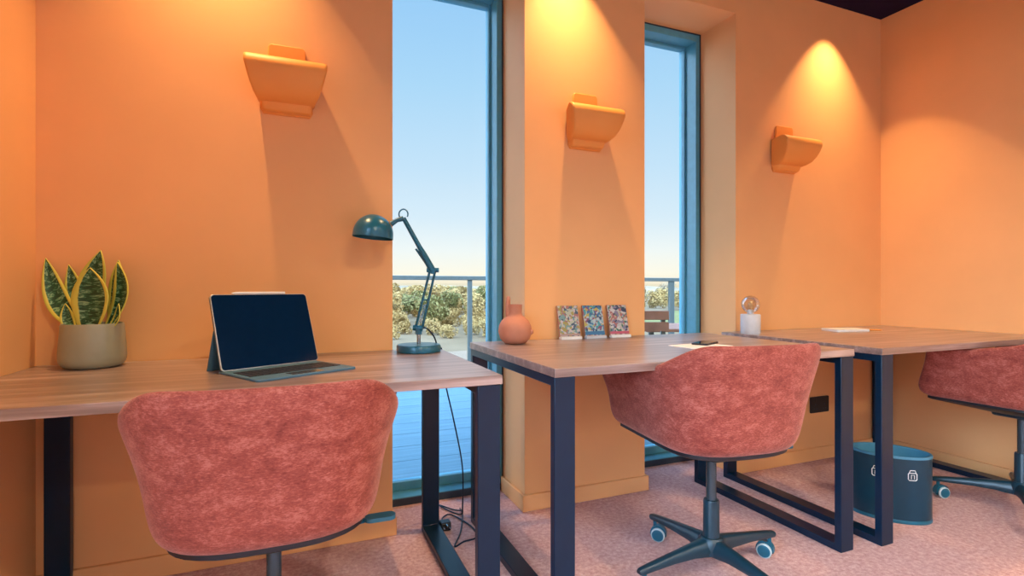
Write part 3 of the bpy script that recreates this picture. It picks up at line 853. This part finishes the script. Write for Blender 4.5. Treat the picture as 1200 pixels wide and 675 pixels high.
oc = thing('garden_chair', 'brown slatted chair out on the balcony beyond the second window', 'chair', (2.055, 2.90, -0.045), math.radians(-22))
for zz in (0.60, 0.675, 0.75, 0.825):
    if zz > 0.70: MB().box(-0.25, 0.24, -0.012, 0.012, zz, zz + 0.060).build('back_slat', M['slat'], oc, bevel=0.003)
for k in range(6):
    MB().box(-0.24, 0.24, 0.03 + k * 0.075, 0.092 + k * 0.075, 0.43, 0.452).build('seat_slat', M['slat'], oc, bevel=0.003)
for sx in (-0.21, 0.21):
    for yy, hh in ((0.016, 0.88), (0.45, 0.64)):
        MB().box(sx - 0.014, sx + 0.014, yy, yy + 0.024, 0.0, hh).build('leg', M['rail'], oc, bevel=0.002)
    MB().box(sx - 0.022, sx + 0.022, 0.016, 0.50, 0.64, 0.66).build('armrest', M['slat'], oc, bevel=0.003)
ot = thing('garden_table', 'brown slatted table on the balcony seen past the railing post', 'table', (2.93, 3.45, -0.045), math.radians(-22))
for k in range(7):
    MB().box(-0.38, 0.38, -0.33 + k * 0.095, -0.25 + k * 0.095, 0.70, 0.725).build('top_slat', M['slat'], ot, bevel=0.003)
for sx in (-0.33, 0.33):
    for yy in (-0.28, 0.28):
        MB().box(sx - 0.018, sx + 0.018, yy - 0.018, yy + 0.018, 0, 0.70).build('leg', M['rail'], ot, bevel=0.002)

# ------------------------------------------------------------------ landscape
GZ = -4.2
struct(MB().add([(-900, -300, GZ), (1200, -300, GZ), (1200, 1500, GZ), (-900, 1500, GZ)], [(0, 1, 2, 3)]).build('ground', M['ground']))
struct(MB().add([(40, 55, GZ + 0.02), (110, 40, GZ + 0.02), (150, 92, GZ + 0.02), (52, 98, GZ + 0.02)], [(0, 1, 2, 3)]).build('lawn', M['lawn']))
struct(MB().add([(-20, 26, GZ + 0.02), (40, 38, GZ + 0.02), (40, 46, GZ + 0.02), (-20, 36, GZ + 0.02)], [(0, 1, 2, 3)]).build('track', M['track']))
hl = MB(); ro = random.Random(3)
pr = [(-500 + 60 * k, 620 + 40 * math.sin(k * 0.8), 6.5 + 2.2 * math.sin(k * 1.3) + ro.uniform(-0.6, 0.6)) for k in range(30)]
hl.rings([[(x, y_ - 60, GZ - 1) for x, y_, z in pr], [(x, y_ - 30, z * 0.6 + GZ) for x, y_, z in pr], [(x, y_, z + GZ) for x, y_, z in pr], [(x, y_ + 80, GZ - 1) for x, y_, z in pr]], False, False, closed=False)
struct(hl.build('hills', M['hill'], smooth='all'))

def tree_proto(name, label, cat, mat, seed, h, r, leaf_size, n, bare=0.0):
    rd = random.Random(seed)
    t = thing(name, label, cat)
    tk = MB(); tk.tube([(0, 0, -0.1), (0.05, 0.02, h * 0.35), (0.0, 0.06, h * 0.7)], [0.10 * h / 4, 0.08 * h / 4, 0.02], 7)
    for k in range(6):
        a = rd.uniform(0, 6.28); z0 = h * rd.uniform(0.2, 0.55)
        tk.tube([(0.02, 0.02, z0), (r * 0.55 * math.cos(a), r * 0.55 * math.sin(a), z0 + h * 0.25), (r * 0.8 * math.cos(a), r * 0.8 * math.sin(a), z0 + h * 0.42)], [0.045 * h / 4, 0.03 * h / 4, 0.01], 5)
    tk.build('trunk', M['bark'], t, smooth=True)
    g = MB()
    blobs = [(rd.uniform(-0.55, 0.55) * r, rd.uniform(-0.55, 0.55) * r, h * rd.uniform(0.22, 0.82), r * rd.uniform(0.35, 0.6)) for _ in range(9)]
    for _ in range(n):
        bx, by, bz, br = rd.choice(blobs)
        d = Vector((rd.gauss(0, 1), rd.gauss(0, 1), rd.gauss(0, 0.8))).normalized() * br * rd.uniform(0.5, 1) ** 0.6
        c_ = Vector((bx, by, min(bz, h - br * 0.5))) + d
        c_.z = max(c_.z, 0.05)
        a = Vector((rd.gauss(0, 1), rd.gauss(0, 1), rd.gauss(0, 1))).normalized(); b_ = a.orthogonal().normalized(); s = leaf_size * rd.uniform(0.6, 1.3)
        g.add([c_ + a * s, c_ + b_ * s * 0.6, c_ - a * s, c_ - b_ * s * 0.6], [(0, 1, 2, 3)])
    o = g.build('crown', mat, t)
    return t
protos = [
    tree_proto('scrub_tree', 'golden brown scrub bush in the wild ground beyond the balcony', 'tree', M['fol_gold'], 1, 3.2, 2.2, 0.20, 1500),
    tree_proto('scrub_tree', 'olive green bushy tree in the wild ground beyond the balcony', 'tree', M['fol_green'], 2, 4.0, 1.5, 0.20, 1300),
    tree_proto('scrub_tree', 'grey bare-branched tree in the distance beyond the balcony', 'tree', M['fol_grey'], 3, 5.0, 2.0, 0.13, 800)]
groups = ['golden scrub bushes beyond the balcony', 'olive trees beyond the balcony', 'grey distant trees beyond the balcony']
for p_, g_ in zip(protos, groups): p_['group'] = g_
rt = random.Random(11)
used = [False] * 3
placed = []
def put(kind, az, dist, sc):
    x_, y_ = dist * math.sin(az), dist * math.cos(az)
    rad = (2.6, 2.0, 2.6)[kind] * sc
    if any((x_ - a) ** 2 + (y_ - b) ** 2 < (rad + c) ** 2 for a, b, c in placed): return
    placed.append((x_, y_, rad))
    o = protos[kind] if not used[kind] else copy_tree(protos[kind])
    used[kind] = True
    o.location = (dist * math.sin(az), dist * math.cos(az), GZ); o.rotation_euler = (0, 0, rt.uniform(0, 6.28)); o.scale = (sc, sc, sc * rt.uniform(0.85, 1.15))
# directions that the two windows look along
put(1, math.radians(14.0), 62, 1.15); put(1, math.radians(17.5), 60, 1.0); put(1, math.radians(13.2), 80, 1.2)
for k in range(140): put(0, math.radians(rt.uniform(7, 23)), rt.uniform(53, 78), rt.uniform(0.42, 0.7))
for k in range(160):                                   # window 1
    az = math.radians(rt.uniform(8, 22)); dist = rt.uniform(58, 150)
    put(0 if rt.random() < 0.72 else 1, az, dist, rt.uniform(0.7, 1.15) * (1 + dist / 400))
for k in range(120): put(0 if rt.random() < 0.6 else 1, math.radians(rt.uniform(8, 23)), rt.uniform(150, 330), rt.uniform(1.2, 1.8))
for k in range(70): put(rt.choice((0, 0, 1)), math.radians(rt.choice((rt.uniform(-4, 8), rt.uniform(23, 34)))), rt.uniform(58, 120), rt.uniform(0.8, 1.3))
for k in range(60):                                   # window 2
    az = math.radians(rt.uniform(35, 43)); dist = rt.uniform(125, 210)
    put(2 if rt.random() < 0.6 else 0, az, dist, rt.uniform(0.9, 1.3) * (1 + dist / 500))
put(2, math.radians(39.3), 130, 1.65)

# ------------------------------------------------------------------ light
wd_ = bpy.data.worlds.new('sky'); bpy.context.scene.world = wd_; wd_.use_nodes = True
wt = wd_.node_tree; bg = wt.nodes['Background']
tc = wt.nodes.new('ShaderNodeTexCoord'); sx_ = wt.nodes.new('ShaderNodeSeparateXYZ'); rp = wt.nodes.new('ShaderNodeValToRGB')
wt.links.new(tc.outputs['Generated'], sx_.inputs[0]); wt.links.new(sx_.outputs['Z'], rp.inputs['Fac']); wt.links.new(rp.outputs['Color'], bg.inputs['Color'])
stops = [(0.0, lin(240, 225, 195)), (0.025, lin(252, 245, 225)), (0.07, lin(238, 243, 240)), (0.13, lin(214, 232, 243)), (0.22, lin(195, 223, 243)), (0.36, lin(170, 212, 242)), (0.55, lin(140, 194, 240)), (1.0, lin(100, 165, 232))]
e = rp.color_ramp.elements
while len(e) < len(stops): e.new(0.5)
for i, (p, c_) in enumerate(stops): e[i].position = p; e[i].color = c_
# sky gain raised out of view (overhead, behind, left) to light the room
def wmath(op, a, b):
    nd = wt.nodes.new('ShaderNodeMath'); nd.operation = op
    for k, v in enumerate((a, b)):
        if isinstance(v, (int, float)): nd.inputs[k].default_value = v
        else: wt.links.new(v, nd.inputs[k])
    return nd.outputs[0]
def wrange(src, a, b, lo, hi):
    nd = wt.nodes.new('ShaderNodeMapRange'); nd.interpolation_type = 'SMOOTHSTEP'
    for k, v in zip(('From Min', 'From Max', 'To Min', 'To Max'), (a, b, lo, hi)): nd.inputs[k].default_value = v
    wt.links.new(src, nd.inputs['Value']); return nd.outputs[0]
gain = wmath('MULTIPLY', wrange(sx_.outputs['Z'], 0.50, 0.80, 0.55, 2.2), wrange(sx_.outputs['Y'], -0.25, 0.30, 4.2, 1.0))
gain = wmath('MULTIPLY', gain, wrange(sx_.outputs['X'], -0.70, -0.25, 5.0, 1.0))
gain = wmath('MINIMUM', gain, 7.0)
mixc = wt.nodes.new('ShaderNodeMix'); mixc.data_type = 'RGBA'          # unseen sky behind and left tinted bluer to cool the room light
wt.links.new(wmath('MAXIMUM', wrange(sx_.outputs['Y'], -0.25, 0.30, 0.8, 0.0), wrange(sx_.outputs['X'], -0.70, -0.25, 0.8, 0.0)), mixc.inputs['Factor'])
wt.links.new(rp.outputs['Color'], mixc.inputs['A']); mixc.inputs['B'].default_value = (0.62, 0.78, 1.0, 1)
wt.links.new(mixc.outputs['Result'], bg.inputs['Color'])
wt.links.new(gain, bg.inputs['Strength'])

def lamp(name, kind, loc, energy, col, rot=(0, 0, 0), **kw):
    l = bpy.data.lights.new(name, kind); l.energy = energy; l.color = col
    for k, v in kw.items(): setattr(l, k, v)
    o = bpy.data.objects.new(name, l); C.objects.link(o); o.location = loc; o.rotation_euler = rot
    return o
so_ = lamp('sun', 'SUN', (0, -20, 20), 1.8, (1.0, 0.86, 0.66), angle=0.01)
so_.rotation_euler = Vector((0.0, 1.0, -0.30)).to_track_quat('-Z', 'Y').to_euler()

WARM = (1.0, 0.58, 0.26)
def wallwash(x, y, energy):
    """recessed downlight close to the wall; the beam is strongest along its axis and cut at 37 degrees"""
    o = lamp('downlight', 'SPOT', (x, y, ZC - 0.01), energy, WARM, (0, 0, 0), spot_size=math.radians(74), spot_blend=0.06, shadow_soft_size=0.018)
    l = o.data; l.use_nodes = True; t = l.node_tree
    em = next(nd for nd in t.nodes if nd.type == 'EMISSION')
    tc = t.nodes.new('ShaderNodeTexCoord'); sp = t.nodes.new('ShaderNodeSeparateXYZ'); ab = t.nodes.new('ShaderNodeMath'); ab.operation = 'ABSOLUTE'
    mr = t.nodes.new('ShaderNodeMapRange'); mr.inputs['From Min'].default_value = 0.80; mr.inputs['From Max'].default_value = 1.0; mr.inputs['To Min'].default_value = 0.10; mr.inputs['To Max'].default_value = 1.0
    t.links.new(tc.outputs['Normal'], sp.inputs[0]); t.links.new(sp.outputs['Z'], ab.inputs[0]); t.links.new(ab.outputs[0], mr.inputs['Value']); t.links.new(mr.outputs[0], em.inputs['Strength'])
    return o
wallwash(-0.26, 1.965, 62); wallwash(1.13, 1.965, 62); wallwash(2.86, 1.965, 62)
for x, y in ((-0.2, -2.3), (1.3, -2.3), (2.8, -2.3), (0.6, -0.6), (2.2, -0.6)):  # unseen ceiling spots added to brighten the room
    lamp('fill_spot', 'SPOT', (x, y, ZC - 0.01), 82, (1.0, 0.78, 0.52), (0, 0, 0), spot_size=math.radians(150), spot_blend=0.5, shadow_soft_size=0.06)

# ------------------------------------------------------------------ view
sc = bpy.context.scene
sc.view_settings.view_transform = 'Standard'
sc.view_settings.look = 'None'
sc.view_settings.exposure = 1.0
sc.view_settings.gamma = 1.0
sc.view_settings.use_curve_mapping = False
sc.cycles.use_denoising = True
sc.cycles.max_bounces = 10
sc.cycles.diffuse_bounces = 5
sc.cycles.transparent_max_bounces = 16
sc.cycles.sample_clamp_indirect = 6
